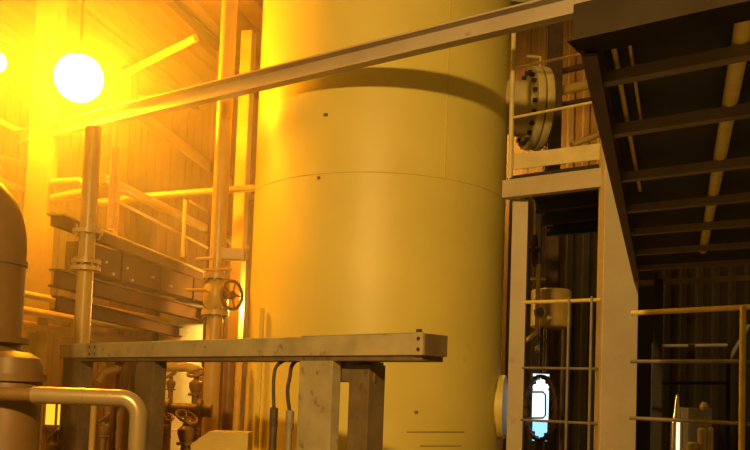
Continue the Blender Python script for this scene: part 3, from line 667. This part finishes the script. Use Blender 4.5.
# ------------------------------------------------------------------ lamps
def sodium_lamp(x, y, Y, R, lab):
    c = at(x, y, Y)
    t = thing('sodium_lamp', lab, 'lamp', c)
    MB().lathe([(R * math.sin(a), -R * math.cos(a)) for a in [math.pi * k / 16 for k in range(0, 14)]] + [(R * .55, R * .8)], c, Z, 28).build('glass_globe', 'sodium', t)
    MB().lathe([(R * .62, R * .82), (R * .7, R * .9), (R * .55, R * 1.3), (R * .25, R * 1.5)], c, Z, 24).build('housing', 'rack', t)
    MB().cyl(c + Z * R * 1.45, V((c.x, c.y, rz + .10)), .022, 8).build('stem', 'rack', t)
    return c
LMP = sodium_lamp(79, 78, 10.5, .30, 'glaring large sodium globe lamp hung from the shed roof')
sodium_lamp(-4, 62, 10.6, .13, 'second smaller sodium globe lamp hung from the shed roof')
def unseen_wall_lamp(x, y, z, lab):  # unseen lamp added to brighten the upper back wall
    t = thing('unseen_wall_lamp', lab, 'lamp', V((x, 16.4, z)))
    MB().box((x, 16.36, z + .25), .20, .08, .24).build('back_plate', 'rack', t, smooth=False)
    MB().tube([V((x, 16.34, z + .28)), V((x, y + .1, z + .36)), V((x, y, z + .30)), V((x, y, z + .12))], .025, 8).build('arm', 'rack', t)
    MB().lathe([(.03, .14), (.10, .12), (.12, .08)], V((x, y, z)), Z, 18).build('cap', 'rack', t)
    MB().lathe([(.11, .08), (.13, 0), (.11, -.09), (.04, -.13)], V((x, y, z)), Z, 18).build('glass_globe', 'unseenlamp', t)
pl_ = V((-1.55, 13.0, 0)); t = thing('unseen_post_lamp', 'unseen sodium post lamp added behind the tank', 'lamp', pl_)
MB().cyl(pl_, pl_ + Z * 2.75, .04, 12).build('post', 'rack', t)  # lamp added out of sight to brighten the pale vessel and wall
MB().lathe([(.05, 2.75), (.10, 2.77), (.13, 2.86), (.11, 2.96)], pl_, Z, 18).build('glass_globe', 'unseenlamp', t)
MB().lathe([(.13, 2.965), (.11, 3.0), (.02, 3.03)], pl_, Z, 18).build('cap', 'rack', t)
unseen_wall_lamp(2.05, 15.3, 6.6, 'unseen sodium wall lamp added on an arm to light the back wall')
# yard lamp on its pole near the viewer: lights the tank front
yl = V((-1.5, -1.5, 4.9))
y_ = thing('yard_lamp', 'yard flood lamp on a steel pole out of the picture', 'lamp', V((yl.x, yl.y - .35, 0)))
MB().cyl(V((yl.x, yl.y - .35, 0)), V((yl.x, yl.y - .35, 4.9)), .06, 14).build('pole', 'rack', y_)
MB().lathe([(.08, -.34), (.16, -.30), (.22, -.12), (.24, -.10)], yl, V((-.05, 1, -.05)), 24).build('reflector', 'rack', y_)
ld = bpy.data.lights.new('yard_light', 'POINT'); ld.energy = YARD_P; ld.color = (1.0, 0.60, 0.16); ld.shadow_soft_size = .16
lo_ = bpy.data.objects.new('yard_light', ld); scn.collection.objects.link(lo_); lo_.parent = y_; lo_.location = yl + V((0.02, .12, 0)) - y_.location

# ------------------------------------------------------------------ haze volume added to imitate lens glare round the sodium lamp
hz = bpy.data.materials.new('glare_haze'); hz.use_nodes = True
nt = hz.node_tree; nt.nodes.remove(nt.nodes['Principled BSDF'])
vs_ = nt.nodes.new('ShaderNodeVolumeScatter'); vs_.inputs['Color'].default_value = (1, .95, .85, 1); vs_.inputs['Anisotropy'].default_value = .25
tc = nt.nodes.new('ShaderNodeTexCoord'); vl = nt.nodes.new('ShaderNodeVectorMath'); vl.operation = 'LENGTH'
nt.links.new(tc.outputs['Object'], vl.inputs[0])
mr = nt.nodes.new('ShaderNodeMapRange'); mr.interpolation_type = 'SMOOTHSTEP'
mr.inputs['From Min'].default_value = .03; mr.inputs['From Max'].default_value = 1.0; mr.inputs['To Min'].default_value = HAZE; mr.inputs['To Max'].default_value = 0.0
nt.links.new(vl.outputs['Value'], mr.inputs['Value']); nt.links.new(mr.outputs['Result'], vs_.inputs['Density'])
nt.links.new(vs_.outputs[0], nt.nodes['Material Output'].inputs['Volume'])
M['haze'] = hz
mb = MB(); mb.lathe([(math.sin(math.pi * k / 16), -math.cos(math.pi * k / 16)) for k in range(17)], V((0, 0, 0)), Z, 32)
ho = mb.build('glare_cloud', 'haze', origin=(0, 0, 0)); ho.location = LMP + V((-.2, -2.1, -.5)); ho.scale = (4.8, 7.2, 4.8)
tag(ho, 'orange haze volume added for the lens glare round the sodium lamp', 'haze', kind='stuff')
